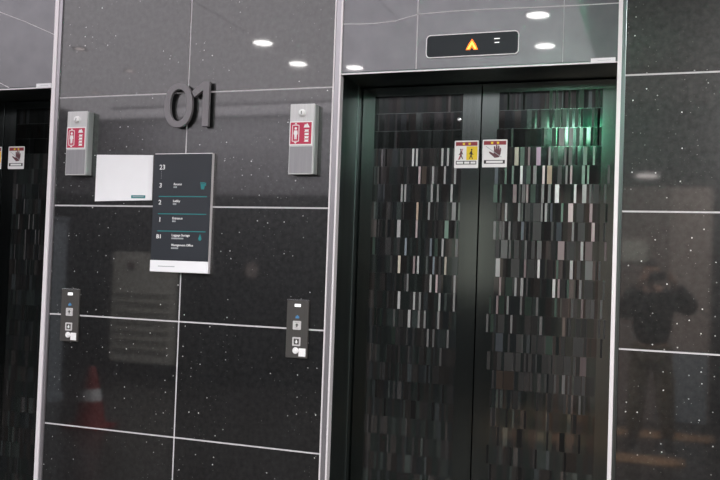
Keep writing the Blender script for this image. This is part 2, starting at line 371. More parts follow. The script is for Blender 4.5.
RB = {-3: '105g.25,200w.2,362g.5x18,398g.5,440w.25,470g.35,515g.3,540g.48x26,628g.42x16,655g.4',  # upper rows carry the exit sign's green reflection in their tint
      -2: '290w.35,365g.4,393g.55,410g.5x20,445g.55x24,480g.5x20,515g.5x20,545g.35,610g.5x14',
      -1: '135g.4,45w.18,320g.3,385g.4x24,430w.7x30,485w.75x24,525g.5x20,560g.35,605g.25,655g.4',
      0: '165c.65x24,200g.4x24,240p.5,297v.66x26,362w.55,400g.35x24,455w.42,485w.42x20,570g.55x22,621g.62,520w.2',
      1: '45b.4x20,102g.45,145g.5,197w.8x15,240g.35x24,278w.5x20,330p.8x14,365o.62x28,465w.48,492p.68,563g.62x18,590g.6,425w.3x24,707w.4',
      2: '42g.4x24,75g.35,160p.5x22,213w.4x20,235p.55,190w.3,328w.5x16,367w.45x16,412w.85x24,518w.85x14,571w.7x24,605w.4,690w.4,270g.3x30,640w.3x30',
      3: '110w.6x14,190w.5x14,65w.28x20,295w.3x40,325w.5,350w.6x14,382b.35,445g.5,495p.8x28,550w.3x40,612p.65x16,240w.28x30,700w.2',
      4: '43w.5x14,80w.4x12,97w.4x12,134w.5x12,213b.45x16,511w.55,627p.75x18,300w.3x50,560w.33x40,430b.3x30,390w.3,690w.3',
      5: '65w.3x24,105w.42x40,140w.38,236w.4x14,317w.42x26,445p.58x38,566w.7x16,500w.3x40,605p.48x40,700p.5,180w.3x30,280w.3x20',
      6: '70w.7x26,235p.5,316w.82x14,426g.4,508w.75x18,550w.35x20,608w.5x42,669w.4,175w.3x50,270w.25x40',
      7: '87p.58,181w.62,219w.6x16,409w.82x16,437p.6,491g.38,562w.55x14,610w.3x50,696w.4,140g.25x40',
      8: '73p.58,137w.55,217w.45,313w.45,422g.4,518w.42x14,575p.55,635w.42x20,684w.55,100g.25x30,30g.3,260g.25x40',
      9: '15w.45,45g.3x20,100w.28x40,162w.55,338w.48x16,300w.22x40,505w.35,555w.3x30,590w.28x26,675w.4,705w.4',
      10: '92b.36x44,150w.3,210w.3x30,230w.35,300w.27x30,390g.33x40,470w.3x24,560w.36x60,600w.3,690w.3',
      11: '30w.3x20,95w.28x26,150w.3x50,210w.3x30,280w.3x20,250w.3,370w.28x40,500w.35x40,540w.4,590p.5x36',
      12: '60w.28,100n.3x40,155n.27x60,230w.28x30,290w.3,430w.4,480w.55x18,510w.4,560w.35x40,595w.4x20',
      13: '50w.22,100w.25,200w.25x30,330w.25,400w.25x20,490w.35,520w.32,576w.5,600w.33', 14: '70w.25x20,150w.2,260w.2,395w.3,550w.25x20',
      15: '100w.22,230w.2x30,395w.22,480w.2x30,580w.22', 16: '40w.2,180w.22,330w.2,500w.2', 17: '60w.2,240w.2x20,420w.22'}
import re
def parse(D, x_of, wscale, row_shift=0):
    out = []
    for r, s in D.items():
        for it in s.split(','):
            m = re.match(r'(\d+)([a-z])(\.\d+)(?:x(\d+))?', it)
            wd = int(m.group(4) or 12)*wscale
            out.append((x_of(int(m.group(1))), wd, r+row_shift, float(m.group(3)), m.group(2)))
    return out
# across-door positions measured along the mosaic field in metres
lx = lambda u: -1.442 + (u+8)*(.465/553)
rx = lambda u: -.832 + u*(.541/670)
ZT = 2.192+.0915*3
J1 = [([(-1.14, HZ+.012), (-1.14, CEIL)], .005), ([(-1.52, 2.770), (-1.43, 2.764), (-1.34, 2.763), (-1.25, 2.769), (-1.14, 2.793), (-.98, 2.797), (-.8, 2.795), (-.6, 2.789), (-.4, 2.785), (-.217, 2.783)], .004),
      ([(-.455, HZ+.012), (-.455, CEIL)], .0015)]
d1 = lift_doorway(1, -1.52, -.217, -1.563, -.182, -.88, J1)
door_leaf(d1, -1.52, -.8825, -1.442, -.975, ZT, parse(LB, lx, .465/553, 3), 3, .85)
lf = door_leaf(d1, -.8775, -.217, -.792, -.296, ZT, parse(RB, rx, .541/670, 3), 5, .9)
for o in d1.children:
    if o.name.startswith('door_leaf'):
        b = MB(); b.lathe([(.0, -.006), (.006, -.006), (.010, -.004), (.0115, 0), (.0115, .0005)], (-.992, REC, 2.336), 'y', 20, caps=False)
        b.lathe([(.004, -.0068), (.0035, -.006)], (-.992, REC, 2.336), 'y', 12)
        b.build('release_keyhole', MT['chrome'], o, smooth=False); break
J2 = [([(-3.80, 3.035), (-3.642, 2.972), (-3.46, 2.905), (-3.269, 2.825), (-3.25, 2.817)], .004), ([(-3.70, 2.60), (-3.64, 2.57), (-3.55, HZ+.012)], .004)]
d2 = lift_doorway(2, -4.52, LO, -4.60, RO, -3.845, J2)
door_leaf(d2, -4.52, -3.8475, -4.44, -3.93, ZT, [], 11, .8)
lbars = [(-3.723, .007, 5, .36, 'w'), (-3.664, .007, 6, .36, 'w'), (-3.56, .006, 5, .2, 'w'), (-3.575, .007, 6, .2, 'w'), (-3.70, .007, 7, .4, 'w'), (-3.622, .007, 7, .42, 'w'), (-3.592, .007, 7, .38, 'w'),
         (-3.645, .007, 8, .38, 'w'), (-3.643, .007, 9, .34, 'w'), (-3.571, .006, 8, .38, 'w'), (-3.546, .006, 8, .34, 'w'), (-3.72, .006, 9, .3, 'w'), (-3.71, .006, 10, .28, 'w'), (-3.54, .005, 9, .28, 'w'),
         (-3.625, .006, 10, .26, 'w'), (-3.60, .006, 10, .22, 'w'), (-3.70, .006, 11, .2, 'w'), (-3.66, .006, 11, .2, 'w'), (-3.63, .006, 13, .2, 'w'), (-3.60, .006, 13, .18, 'w')]
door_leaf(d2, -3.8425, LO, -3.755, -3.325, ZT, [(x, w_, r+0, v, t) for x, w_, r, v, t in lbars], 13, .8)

# ---------------------------------------------------------------- ceiling lights
def downlight(x, y, m='lampglow', watts=LAMP_W, r=.085, label='round recessed ceiling downlight', dirz=True):
    e = empty('ceiling_light', (x, y, CEIL)); tag(e, label, 'ceiling light')
    b = MB(); b.lathe([(r, -.010), (r+.02, -.012), (r+.024, 0)], (x, y, CEIL), 'z', 28, caps=False); b.build('bezel', MT['steel'], e, smooth=True)
    b = MB(); b.lathe([(.001, -.008), (r, -.008)], (x, y, CEIL), 'z', 28, caps=False); b.build('diffuser', MT[m], e)
    if watts:
        l = bpy.data.lights.new('downlight_lamp', 'AREA'); l.shape = 'DISK'; l.size = 2*r; l.energy = watts; l.spread = math.radians(140); l.color = (.98, .98, 1)
        lo = bpy.data.objects.new('downlight_lamp', l); C.objects.link(lo); lo.parent = e; lo.location = (0, 0, -.016)
    return e
downlight(-3.335, -2.772, label='bright downlight reflected high above the numeral, nearer the tiled wall')
downlight(-3.343, -3.549, label='bright downlight above the numeral, further from the tiled wall')
downlight(-.931, -2.474, label='bright downlight before the right lift, nearer the lift header')
downlight(-.995, -3.367, label='bright downlight before the right lift, further from the header')
downlight(-2.86, -3.80, watts=30, label='downlight between the left pair and the right pair')
downlight(-5.118, -2.608, 'lampdim', 12, .045, 'dim downlight before the left lift, nearer the wall')
downlight(-5.182, -3.488, 'lampdim', 12, .045, 'dim downlight before the left lift, second from the wall')
downlight(-6.286, -4.403, 'lampdim', 12, .045, 'dim downlight furthest left in the lobby')
for i, (x, y) in enumerate(((1.5, -2.2), (1.2, -4.9))):  # unseen panel lights added to brighten the room and facing portal
    e = empty('panel_light', (x, y, CEIL)); tag(e, ['square ceiling panel light by the east wall, nearer the lifts', 'square ceiling panel light by the east wall, nearer the back'][i], 'ceiling light')
    b = MB(); b.box(x-.3, x+.3, y-.3, y+.3, CEIL-.012, CEIL); b.build('frame', MT['steel'], e)
    b = MB(); b.box(x-.28, x+.28, y-.28, y+.28, CEIL-.014, CEIL-.0125); b.build('diffuser', MT['panelglow'], e)
    l = bpy.data.lights.new('panel_lamp', 'AREA'); l.shape = 'SQUARE'; l.size = .56; l.energy = PANEL_W; l.color = (1, .97, .95)
    lo = bpy.data.objects.new('panel_lamp', l); C.objects.link(lo); lo.parent = e; lo.location = (0, 0, -.02)

# glowing ceiling field, added to brighten the haze reflected in the stone
e = empty('luminous_ceiling', (-4.0, -2.9, CEIL)); tag(e, 'large softly backlit ceiling field around the round downlights', 'ceiling light')
xs_ = [-7.4, -6.04, -4.69, -3.33, -1.98, -.62]
b = MB()
for i in range(5): b.box(xs_[i]+.008, xs_[i+1]-.008, -6.05, -.35, CEIL-.003, CEIL-.0005)
b.build('diffuser', MT['stretch'], e)
b = MB(); b.ring([(-7.44, -6.09), (-.58, -6.09), (-.58, -.31), (-7.44, -.31)], [(-7.4, -6.05), (-.62, -6.05), (-.62, -.35), (-7.4, -.35)], CEIL-.012, CEIL-.0005)
b.v = [(x, z, y) for x, y, z in b.v]
b.build('edge_profile', MT['steel'], e)

# added slot light, brightens the facing wall for its reflection
e = empty('wall_washer', (-4.2, -5.3, CEIL)); tag(e, 'long slot light in the ceiling washing the facing wall', 'ceiling light')
b = MB(); b.box(-6.7, -1.7, -5.325, -5.275, CEIL-.03, CEIL-.004); b.build('slot_body', MT['steel'], e, bevel=.002)
l = bpy.data.lights.new('washer_lamp', 'AREA'); l.shape = 'RECTANGLE'; l.size = 4.9; l.size_y = .045; l.energy = 70; l.color = (1, .98, 1)
lo = bpy.data.objects.new('washer_lamp', l); C.objects.link(lo); lo.parent = e; lo.location = (0, 0, -.04); lo.rotation_euler = (-.75, 0, 0)

# ---------------------------------------------------------------- raised numerals 0 and 1
def ellipse(cx, cz, a, c, n=48, p=2.25):
    out = []
    for i in range(n):
        t = 2*PI*i/n; ct, st = math.cos(t), math.sin(t)
        out.append((cx+a*math.copysign(abs(ct)**(2/p), ct), cz+c*math.copysign(abs(st)**(2/p), st)))
    return out
b = MB(); b.ring(ellipse(-2.415, 2.388, .084, .117), ellipse(-2.415, 2.388, .049, .083), -.036, -.016)
tag(b.build('wall_numeral', MT['numeral'], None, bevel=.002, origin=(-2.415, 0, 2.388)), 'dark grey raised numeral 0 mounted on the black granite tile joint', 'numeral', 'raised floor number').name
n0 = [o for o in bpy.data.objects if o.name.startswith('wall_numeral')][0]
for z in (2.288, 2.488):
    b = MB(); b.lathe([(.004, -.016), (.004, 0.0)], (-2.415, 0, z), 'y', 10); b.build('standoff_pin', MT['steel_dark'], n0)
b = MB()
one = [(-2.234-.018+(x+2.234)*.88, z-.004) for x, z in [(-2.256, 2.277), (-2.214, 2.277), (-2.214, 2.512), (-2.256, 2.512), (-2.331, 2.462), (-2.314, 2.430), (-2.256, 2.464)]]
b.prism(one, -.036, -.016)
n1 = tag(b.build('wall_numeral', MT['numeral'], None, bevel=.002, origin=(-2.252, 0, 2.388)), 'dark grey raised numeral 1 right of the round zero', 'numeral', 'raised floor number')
del n0['group'], n1['group']
for z in (2.288, 2.488):
    b = MB(); b.lathe([(.004, -.016), (.004, 0.0)], (-2.252, 0, z), 'y', 10); b.build('standoff_pin', MT['steel_dark'], n1)

# ---------------------------------------------------------------- white notice sheet
b = MB(); b.prism([(-2.931, 1.884), (-2.572, 1.892), (-2.574, 2.132), (-2.931, 2.138)], -.004, 0)
nt_ = tag(b.build('notice_sheet', MT['paper'], None, origin=(-2.75, 0, 2.0)), 'blank white landscape sheet on the granite, left of the directory board', 'notice')
b = MB(); b.box(-2.700, -2.612, -.0046, -.004, 1.902, 1.918); b.build('teal_tag', MT['teal'], nt_)
b = MB(); b.box(-2.690, -2.622, -.0050, -.0046, 1.908, 1.912); b.build('tag_line', MT['greyprint'], nt_)
# ---------------------------------------------------------------- directory board
X0, X1, Z0, Z1, YF = -2.547, -2.207, 1.576, 2.133, -.030
e = empty('directory_board', (-2.375, 0, Z0-.06)); tag(e, 'charcoal floor directory board with teal lines and white base', 'sign')
b = MB(); b.box(X0-.002, X1+.000, -.024, 0, Z0-.062, Z1+.004); b.build('backing_frame', MT['steel_pale'], e, bevel=.0015)
b = MB(); b.box(X0, X1, YF, -.024, Z0, Z1); b.build('panel', MT['board'], e, bevel=.001)
b = MB(); b.box(X0-.002, X1+.004, YF, -.024, Z0-.060, Z0-.0005); b.build('base_strip', MT['paper'], e, bevel=.001)
b = MB()
for z in (1.910, 1.819, 1.729): b.box(-2.512, -2.226, YF-.0006, YF, z-.0022, z+.0022)
b.build('divider_line', MT['teal'], e)
T = [('23', -2.515, 2.052, .036), ('3', -2.512, 1.957, .034), ('2', -2.512, 1.868, .034), ('1', -2.508, 1.778, .034), ('B1', -2.517, 1.690, .030)]
for t, x, z, s in T: text_mesh('floor_number', t, x, z, YF-.0007, s, MT['white'], e)
T = [('Rooms', 1.969, .017), ('객실', 0, 0), ('Lobby', 1.881, .017), ('Entrance', 1.791, .017), ('Luggage Storage', 1.703, .0165), ('Management Office', 1.652, .0165)]
SUB = {'Rooms': '3-23F', 'Lobby': '24h', 'Entrance': '24F', 'Luggage Storage': 'Mail Box Center', 'Management Office': 'General'}
for t, z, s in T:
    if z:
        text_mesh('floor_entry', t, -2.425, z, YF-.0007, s, MT['white'], e)
# short second lines, drawn as tiny illegible strokes like in the photograph
b = MB()
for z, n in ((1.955, 3), (1.867, 3), (1.777, 3), (1.688, 10), (1.637, 6)):
    x = -2.425
    for i in range(n):
        b.box(x, x+.0055, YF-.0007, YF, z, z+.008); x += .0072
    b.build('second_line', MT['greyprint'], e); b = MB()
b = MB()
for i in range(4): b.box(-2.503, -2.5005, YF-.0007, YF, 2.005+i*.011, 2.0085+i*.011)
b.build('dotted_line', MT['greyprint'], e)
b = MB()
b.prism([(-2.262, 1.948), (-2.244, 1.948), (-2.240, 1.976), (-2.266, 1.976)], YF-.0007, YF); b.box(-2.268, -2.242, YF-.0007, YF, 1.978, 1.984); b.box(-2.240, -2.234, YF-.0007, YF, 1.966, 1.982)
b.build('bin_icon', MT['teal'], e)
b = MB(); b.prism([(-2.257+.009*math.cos(a)*(1 if math.sin(a) < 0 else 1-.75*math.sin(a)), 1.693+(.010 if math.sin(a) < 0 else .024)*math.sin(a)) for a in [2*PI*i/20 for i in range(20)]], YF-.0007, YF)
b.build('drop_icon', MT['teal'], e)
b = MB(); b.box(-2.50, -2.40, YF-.0006, YF, Z0-.033, Z0-.029); b.build('base_line', MT['greyprint'], e)

# ---------------------------------------------------------------- grey fire-control boxes
def control_box(xc, label):
    hw = .065; z0, z1, yf = 2.021, 2.370, -.052
    e = empty('fire_switch_box', (xc, 0, z0)); tag(e, label, 'switch box', 'grey steel switch boxes with red signs')
    b = MB(); b.box(xc-hw+.002, xc+hw+.004, -.046, 0, z0+.002, z1-.002); b.build('housing', MT['boxside'], e, bevel=.003)
    b = MB(); b.box(xc-hw, xc+hw, yf, -.0465, z0, z1); b.build('front_cover', MT['box'], e, bevel=.002)
    b = MB(); b.box(xc-hw+.004, xc+hw-.004, yf-.0006, yf, z0+.006, z0+.138); b.build('lower_cover', MT['cover'], e)
    lk = MB(); lk.lathe([(.001, -.012), (.012, -.012), (.0165, -.009), (.0175, -.002), (.019, 0)], (xc, yf, z1-.045), 'y', 24, caps=False)
    k = lk.build('lock', MT['sticker'], e, smooth=True)
    q = MB(); q.box(xc-.002, xc+.002, yf-.0128, yf-.0122, z1-.053, z1-.037); q.build('key_slot', MT['black'], k)
    zs, ze = z1-.205, z1-.086
    sg = MB(); sg.box(xc-.064, xc+.058, yf-.0015, yf, zs, ze, 1); sg.box(xc-.059, xc+.053, yf-.002, yf-.0015, zs+.006, ze-.006, 0)
    s = sg.build('red_label', [MT['red'], MT['sticker']], e)
    p = MB(); y0, y1 = yf-.0026, yf-.002
    # framed lift car with a passenger, arrows above and below
    cx = xc-.031; o = rrect(cx-.019, cx+.019, zs+.018, ze-.018, .004, 2); i_ = rrect(cx-.0155, cx+.0155, zs+.0215, ze-.0215, .002, 2)
    p.ring(o, i_, y0, y1)
    p.prism([(cx-.008, ze-.016), (cx+.008, ze-.016), (cx, ze-.007)], y0, y1); p.prism([(cx-.008, zs+.016), (cx, zs+.007), (cx+.008, zs+.016)], y0, y1)
    zc = (zs+ze)/2
    p.prism(ellipse(cx, zc+.024, .0065, .0065, 14), y0, y1)
    p.prism([(cx-.011, zc-.004), (cx-.007, zc-.008), (cx-.006, zc-.030), (cx-.001, zc-.030), (cx, zc-.012), (cx+.001, zc-.030), (cx+.006, zc-.030), (cx+.007, zc-.008), (cx+.011, zc-.004), (cx+.009, zc+.014), (cx-.009, zc+.014)], y0, y1)
    # flames / writing column on the right
    cx = xc+.027
    p.prism([(cx-.016, ze-.032), (cx+.016, ze-.032), (cx+.010, ze-.020), (cx+.003, ze-.010), (cx-.004, ze-.018), (cx-.009, ze-.014)], y0, y1)
    for j in range(4):
        z = ze-.042-.0165*j
        p.prism([(cx-.013, z-.011), (cx+.013, z-.011), (cx+.010, z-.005), (cx+.014, z), (cx-.011, z), (cx-.007, z-.006)], y0, y1)
    p.build('pictogram', MT['sticker'], s)
    return e
control_box(-3.031, 'grey steel switch box with red lift pictogram, above the left call panel')
control_box(-1.700, 'grey steel switch box with red lift pictogram, beside the right lift doorway')

# ---------------------------------------------------------------- call panels
def call_panel(xc, zc, label, lean=0):
    hw, hh, yf = .058, .143, -.013
    e = empty('call_panel', (xc, 0, zc-hh)); tag(e, label, 'lift call panel', 'lift call panels')
    b = MB(); b.box(xc-hw, xc+hw, yf, 0, zc-hh, zc+hh); b.build('plate', MT['plate'], e, bevel=.002)
    b = MB(); b.box(xc-hw, xc+hw, yf-.001, yf+.002, zc+hh-.003, zc+hh+.003); b.build('top_edge', MT['chrome'], e)
    b = MB(); b.box(xc-.016, xc+.016, yf-.0008, yf, zc+.109, zc+.123); b.build('display', MT['whiteled'], e)
    b = MB(); b.prism([(xc-.010, zc+.052), (xc+.010, zc+.052), (xc+.010, zc+.060), (xc, zc+.069), (xc-.010, zc+.060)], yf-.0008, yf); b.build('arrow_light', MT['blueled'], e)
    for k, dz in enumerate((.018, -.062)):
        z = zc+dz
        q = MB(); q.ring(rrect(xc-.0215, xc+.0215, z-.0215, z+.0215, .004), rrect(xc-.0145, xc+.0145, z-.0145, z+.0145, .002), yf-.004, yf)
        bt = q.build('call_button', MT['chrome2'], e)
        q = MB(); q.box(xc-.0135, xc+.0135, yf-.0025, yf, z-.0135, z+.0135)
        if k == 0:
            q.prism([(xc-.003, z-.009), (xc+.003, z-.009), (xc+.003, z), (xc+.009, z), (xc, z+.010), (xc-.009, z), (xc-.003, z)], yf-.0034, yf-.0025, 1)
        else:
            q.prism([(xc-.003, z+.009), (xc-.003, z), (xc-.009, z), (xc, z-.010), (xc+.009, z), (xc+.003, z), (xc+.003, z+.009)][::-1], yf-.0034, yf-.0025, 1)
        q.build('button_face', [MT['chrome2'] if k == 0 else MT['plate'], MT['plate'] if k == 0 else MT['white']], bt)
    q = MB(); q.lathe([(.001, -.006), (.007, -.006), (.008, -.003), (.014, -.004), (.0165, 0)], (xc-.004, yf, zc-.107), 'y', 24, caps=False); q.lathe([(.006, -.0066), (.0055, -.006)], (xc-.004, yf, zc-.107), 'y', 6)
    kc = q.build('key_switch', MT['sticker'], e)
    q = MB(); q.box(xc+.013, xc+.050, yf-.0008, yf, zc-.134, zc-.094); q.build('white_sticker', MT['sticker'], e)
    return e
call_panel(-3.056, 1.259, 'dark grey lift call panel with two buttons, beside the left lift')
call_panel(-1.703, 1.2605, 'dark grey lift call panel with two buttons, beside the right lift')

# ---------------------------------------------------------------- floor indicator over the right lift
e = empty('floor_indicator', (-.872, 0, 2.578)); tag(e, 'black oblong floor indicator with orange up arrow over right lift', 'indicator')
def bent(pts): return pts
b = MB(); b.ring(rrect(-1.093, -.653, 2.577, 2.687, .020), rrect(-1.089, -.657, 2.581, 2.683, .017), -.006, 0); b.build('frame', MT['steel_pale'], e)
b = MB(); b.prism(rrect(-1.089, -.657, 2.581, 2.683, .017), -.003, 0); sc_ = b.build('screen', MT['screen'], e)
b = MB(); ax, az = -.872, 2.630
b.prism([(ax-.0289, az-.0221), (ax-.0085, az-.0221), (ax, az-.0085), (ax+.0085, az-.0221), (ax+.0289, az-.0221), (ax+.0170, az+.004), (ax, az+.0289), (ax-.0170, az+.004)], -.004, -.003, 0)
b.prism([(ax-.0221, az-.0179), (ax-.0127, az-.0179), (ax, az+.0051), (ax+.0127, az-.0179), (ax+.0221, az-.0179), (ax, az+.0187)], -.0046, -.004, 1)
b.build('up_arrow', [MT['amber'], MT['amberhot']], e)
b = MB(); b.box(-.768, -.742, -.0038, -.003, 2.652, 2.656); b.box(-.766, -.744, -.0038, -.003, 2.634, 2.638); b.build('small_dash', MT['whiteled'], e)

# ---------------------------------------------------------------- warning stickers on the doors
def sticker(x0, x1, z0, z1, kind, label):
    w_, h = x1-x0, z1-z0; y = REC-.002
    b = MB(); b.prism(rrect(x0, x1, z0, z1, .004, 2), y-.0008, y+.0008)
    e = b.build('warning_sticker', MT['sticker'], None, origin=(x0, y, z0)); tag(e, label, 'warning sticker')
    yy = y-.0014; y2 = y-.0008
    b = MB(); b.box(x0+w_*.05, x1-w_*.05, yy, y2, z1-h*.19, z1-h*.05); bn = b.build('title_band', MT['darkred'], e)
    b = MB()
    for f in (.34, .58): b.box(x0+w_*f, x0+w_*(f+.09), yy-.0004, yy, z1-h*.16, z1-h*.08)
    b.build('band_writing', MT['yellow'], bn)
    # boxed caption
    b = MB(); b.ring([(x0+w_*.07, z0+h*.13), (x1-w_*.08, z0+h*.13), (x1-w_*.08, z0+h*.26), (x0+w_*.07, z0+h*.26)], [(x0+w_*.10, z0+h*.155), (x1-w_*.11, z0+h*.155), (x1-w_*.11, z0+h*.235), (x0+w_*.10, z0+h*.235)], yy, y2)
    for f in ((.1, .16), (.84, .89)) if kind == 'hand' else ((.38, .42), (.64, .68)): b.box(x0+w_*f[0], x0+w_*f[1], yy, y2, z0+h*.155, z0+h*.235)
    b.build('caption_box', MT['black'], e)
    if kind == 'hand':
        cx, cz, s = x0+w_*.57, z0+h*.53, h
        hp = [(-.16,-.10), (-.06,-.19), (.10,-.17), (.15,-.05), (.17,.10), (.155,.17), (.125,.17), (.11,.08), (.105,.22), (.085,.26), (.055,.25), (.045,.10), (.03,.25), (.01,.28), (-.02,.27), (-.025,.10), (-.05,.22), (-.075,.24), (-.10,.22), (-.09,.05), (-.10,-.03), (-.20,.02), (-.26,.04), (-.28,.02), (-.24,-.03)]
        b = MB(); b.prism([(cx+px*s, cz+pz*s) for px, pz in hp], yy, y2); hnd = b.build('open_hand', MT['brown'], e)
        b = MB()
        b.prism([(x0+w_*.12, z1-h*.24), (x0+w_*.16, z1-h*.24), (x0+w_*.80, z0+h*.36), (x0+w_*.76, z0+h*.36)][::-1], yy-.0004, yy); b.build('strike_line', MT['greyprint'], hnd)
    else:
        b = MB(); b.prism([(x0+w_*.50, z0+h*.29), (x1-w_*.04, z0+h*.29), (x1-w_*.04, z1-h*.21), (x0+w_*.50, z1-h*.21)], yy+.0003, y2); b.build('yellow_half', MT['yellow'], e)
        def figure(cx, cz, s, m, nm, mir=1):
            P = [(-.02,.10), (.03,.11), (.045,.02), (.09,-.03), (.08,-.05), (.03,-.02), (.025,-.08), (.07,-.2), (.04,-.21), (0,-.10), (-.05,-.2), (-.08,-.19), (-.03,-.07), (-.02,.0), (-.06,-.03), (-.075,-.015)]
            b = MB(); pts = [(cx+mir*px*s, cz+pz*s) for px, pz in P]
            if mir < 0: pts = pts[::-1]
            b.prism(pts, yy-.0002, y2-.0002); b.prism(ellipse(cx+mir*.015*s, cz+.15*s, .03*s, .035*s, 12), yy-.0002, y2-.0002); b.build(nm, m, e)
        figure(x0+w_*.28, z0+h*.52, h, MT['brown'], 'leaning_figure', -1)
        figure(x0+w_*.70, z0+h*.52, h*.95, MT['black'], 'running_figure')
        b = MB(); b.prism([(x0+w_*.16, z0+h*.30), (x0+w_*.19, z0+h*.30), (x0+w_*.36, z1-h*.30), (x0+w_*.33, z1-h*.30)], yy, y2); b.build('red_stroke', MT['red'], e)
sticker(-1.011, -.889, 2.090, 2.228, 'fig', 'white and yellow warning sticker with figures, on the left leaf of the right lift')
sticker(-.869, -.746, 2.093, 2.231, 'hand', 'white warning sticker with a dark open hand, on the right lift')
sticker(-3.962, -3.862+.01, 2.100, 2.238, 'fig', 'white and yellow warning sticker cut off by the left edge of the photo')
sticker(-3.800, -3.680, 2.100, 2.238, 'hand', 'white warning sticker with a dark open hand, on the left lift')
# small white tabs stuck at the right ends of both headers
for x0, x1, z0, z1, lb in ((-.332, -.226, 2.519, 2.541, 'small white tab on header corner of the right lift'), (-3.358, -3.255, 2.521, 2.544, 'small white tab on header corner of the left lift')):
    b = MB(); b.prism(rrect(x0, x1, z0, z1, .002, 2), -.0035, -.0005)
    t = tag(b.build('label_tab', MT['paper'], None, origin=((x0+x1)/2, -.002, z0)), lb, 'label')
    b = MB(); b.box(x0+.03, x1-.02, -.0039, -.0035, (z0+z1)/2-.0008, (z0+z1)/2+.0008); b.build('printed_line', MT['greyprint'], t)
# ---------------------------------------------------------------- the lobby behind the photographer
e = empty('facing_lift_portal', (-.35, YS, 0)); tag(e, 'beige panelled lift portal on the facing wall', 'portal')
b = MB(); b.box(-1.22, .48, YS+.004, YS+.05, 0, 2.573); b.build('surround', MT['beigedark'], e, bevel=.003)
b = MB(); b.box(.03, .455, YS+.05, YS+.065, .02, 2.55); b.build('side_panel', MT['beige'], e, bevel=.003)
b = MB(); b.box(-1.20, -.62, YS+.05, YS+.062, .02, 2.55); b.build('side_panel', MT['beige'], e, bevel=.003)
b = MB(); b.box(-.05, .455, YS+.065, YS+.075, .02, .78); b.build('kick_panel', MT['bluegrey'], e, bevel=.002)
b = MB(); b.box(-.56, -.19, YS+.05, YS+.07, 1.74, 1.98); b.build('notice_panel', MT['greige'], e, bevel=.002)
e = empty('emergency_light', (-.22, YS, 2.69)); tag(e, 'narrow emergency light tube above the beige portal', 'emergency light')
b = MB(); b.box(-.38, -.06, YS, YS+.05, 2.655, 2.735); b.build('housing', MT['box'], e, bevel=.004)
b = MB(); b.lathe([(.012, 0), (.012, .20)], (0, 0, 0), 'z', 12)
b.v = [(-.31+z, YS+.063+y, 2.69+x) for x, y, z in b.v]; b.build('tube', MT['tubeglow'], e)
for y0, y1, lb in ((-4.12, -3.78, 'ochre tactile paving strip on the floor at the photographer\'s feet'), (-5.42, -5.06, 'ochre tactile paving strip on the floor nearer the facing wall')):
    b = MB(); b.box(-1.6, .44 if y0 < -5 else .12, y0, y1, 0, .006)
    x = -1.57
    while x < (.40 if y0 < -5 else .08):
        for k in range(5):
            yb = y0+.035+k*.062; b.box(x, x+.27, yb, yb+.028, .006, .011)
        x += .30
    tag(b.build('tactile_strip', MT['tactile'], None, origin=(-1, y0, 0)), lb, 'tactile paving')
e = empty('louvre_cabinet', (-6.62, YS, 0)); tag(e, 'greige louvred wall cabinet on the facing wall, far left', 'cabinet')
b = MB(); b.box(-7.10, -6.12, YS+.004, YS+.08, .19, 1.67); b.build('body', MT['greige'], e, bevel=.004)
for i in range(7):
    z = .30+i*.125
    b = MB(); b.quad([(-7.02, YS+.082, z), (-6.2, YS+.082, z), (-6.2, YS+.105, z+.075), (-7.02, YS+.105, z+.075)]); b.quad([(-7.02, YS+.105, z+.075), (-6.2, YS+.105, z+.075), (-6.2, YS+.082, z+.085), (-7.02, YS+.082, z+.085)])
    b.build('louvre', MT['greigedark'], e)
b = MB(); b.box(-6.85, -6.755, YS+.08, YS+.10, 1.45, 1.54); b.build('lock_plate', MT['brown'], e)
b = MB(); b.box(-5.115, -4.955, YS, YS+.02, 1.40, 1.575); tag(b.build('wall_plate', MT['beige'], None, bevel=.003, origin=(-5.03, YS, 1.4)), 'small beige square plate on the facing wall', 'wall plate')
b = MB(); b.box(-6.46, -6.22, -3.95, -3.71, 0, 2.0); b.box(-6.48, -6.20, -3.97, -3.69, 0, .08); b.box(-6.48, -6.20, -3.97, -3.69, 1.97, 2.0)
tag(b.build('totem_column', MT['bluegrey'], None, bevel=.004, origin=(-6.34, -3.83, 0)), 'pale blue grey free-standing column on the lobby floor', 'column')
e = empty('traffic_cone', (-5.0, -2.84, 0)); tag(e, 'red traffic cone with a white band on the lobby floor', 'traffic cone')
c0 = (-5.0, -2.84, 0)
b = MB(); b.box(-5.18, -4.82, -3.02, -2.66, 0, .03); b.build('base', MT['cone'], e, bevel=.01)
b = MB(); b.lathe([(.15, .03), (.135, .05), (.098, .26)], c0, 'z', 32, caps=False); b.lathe([(.076, .36), (.035, .54), (.028, .56), (.012, .565)], c0, 'z', 32, caps=False); b.build('cone_body', MT['cone'], e, smooth=True)
b = MB(); b.lathe([(.099, .255), (.098, .262), (.078, .358), (.077, .362)], c0, 'z', 32, caps=False); b.build('white_band', MT['sticker'], e, smooth=True)
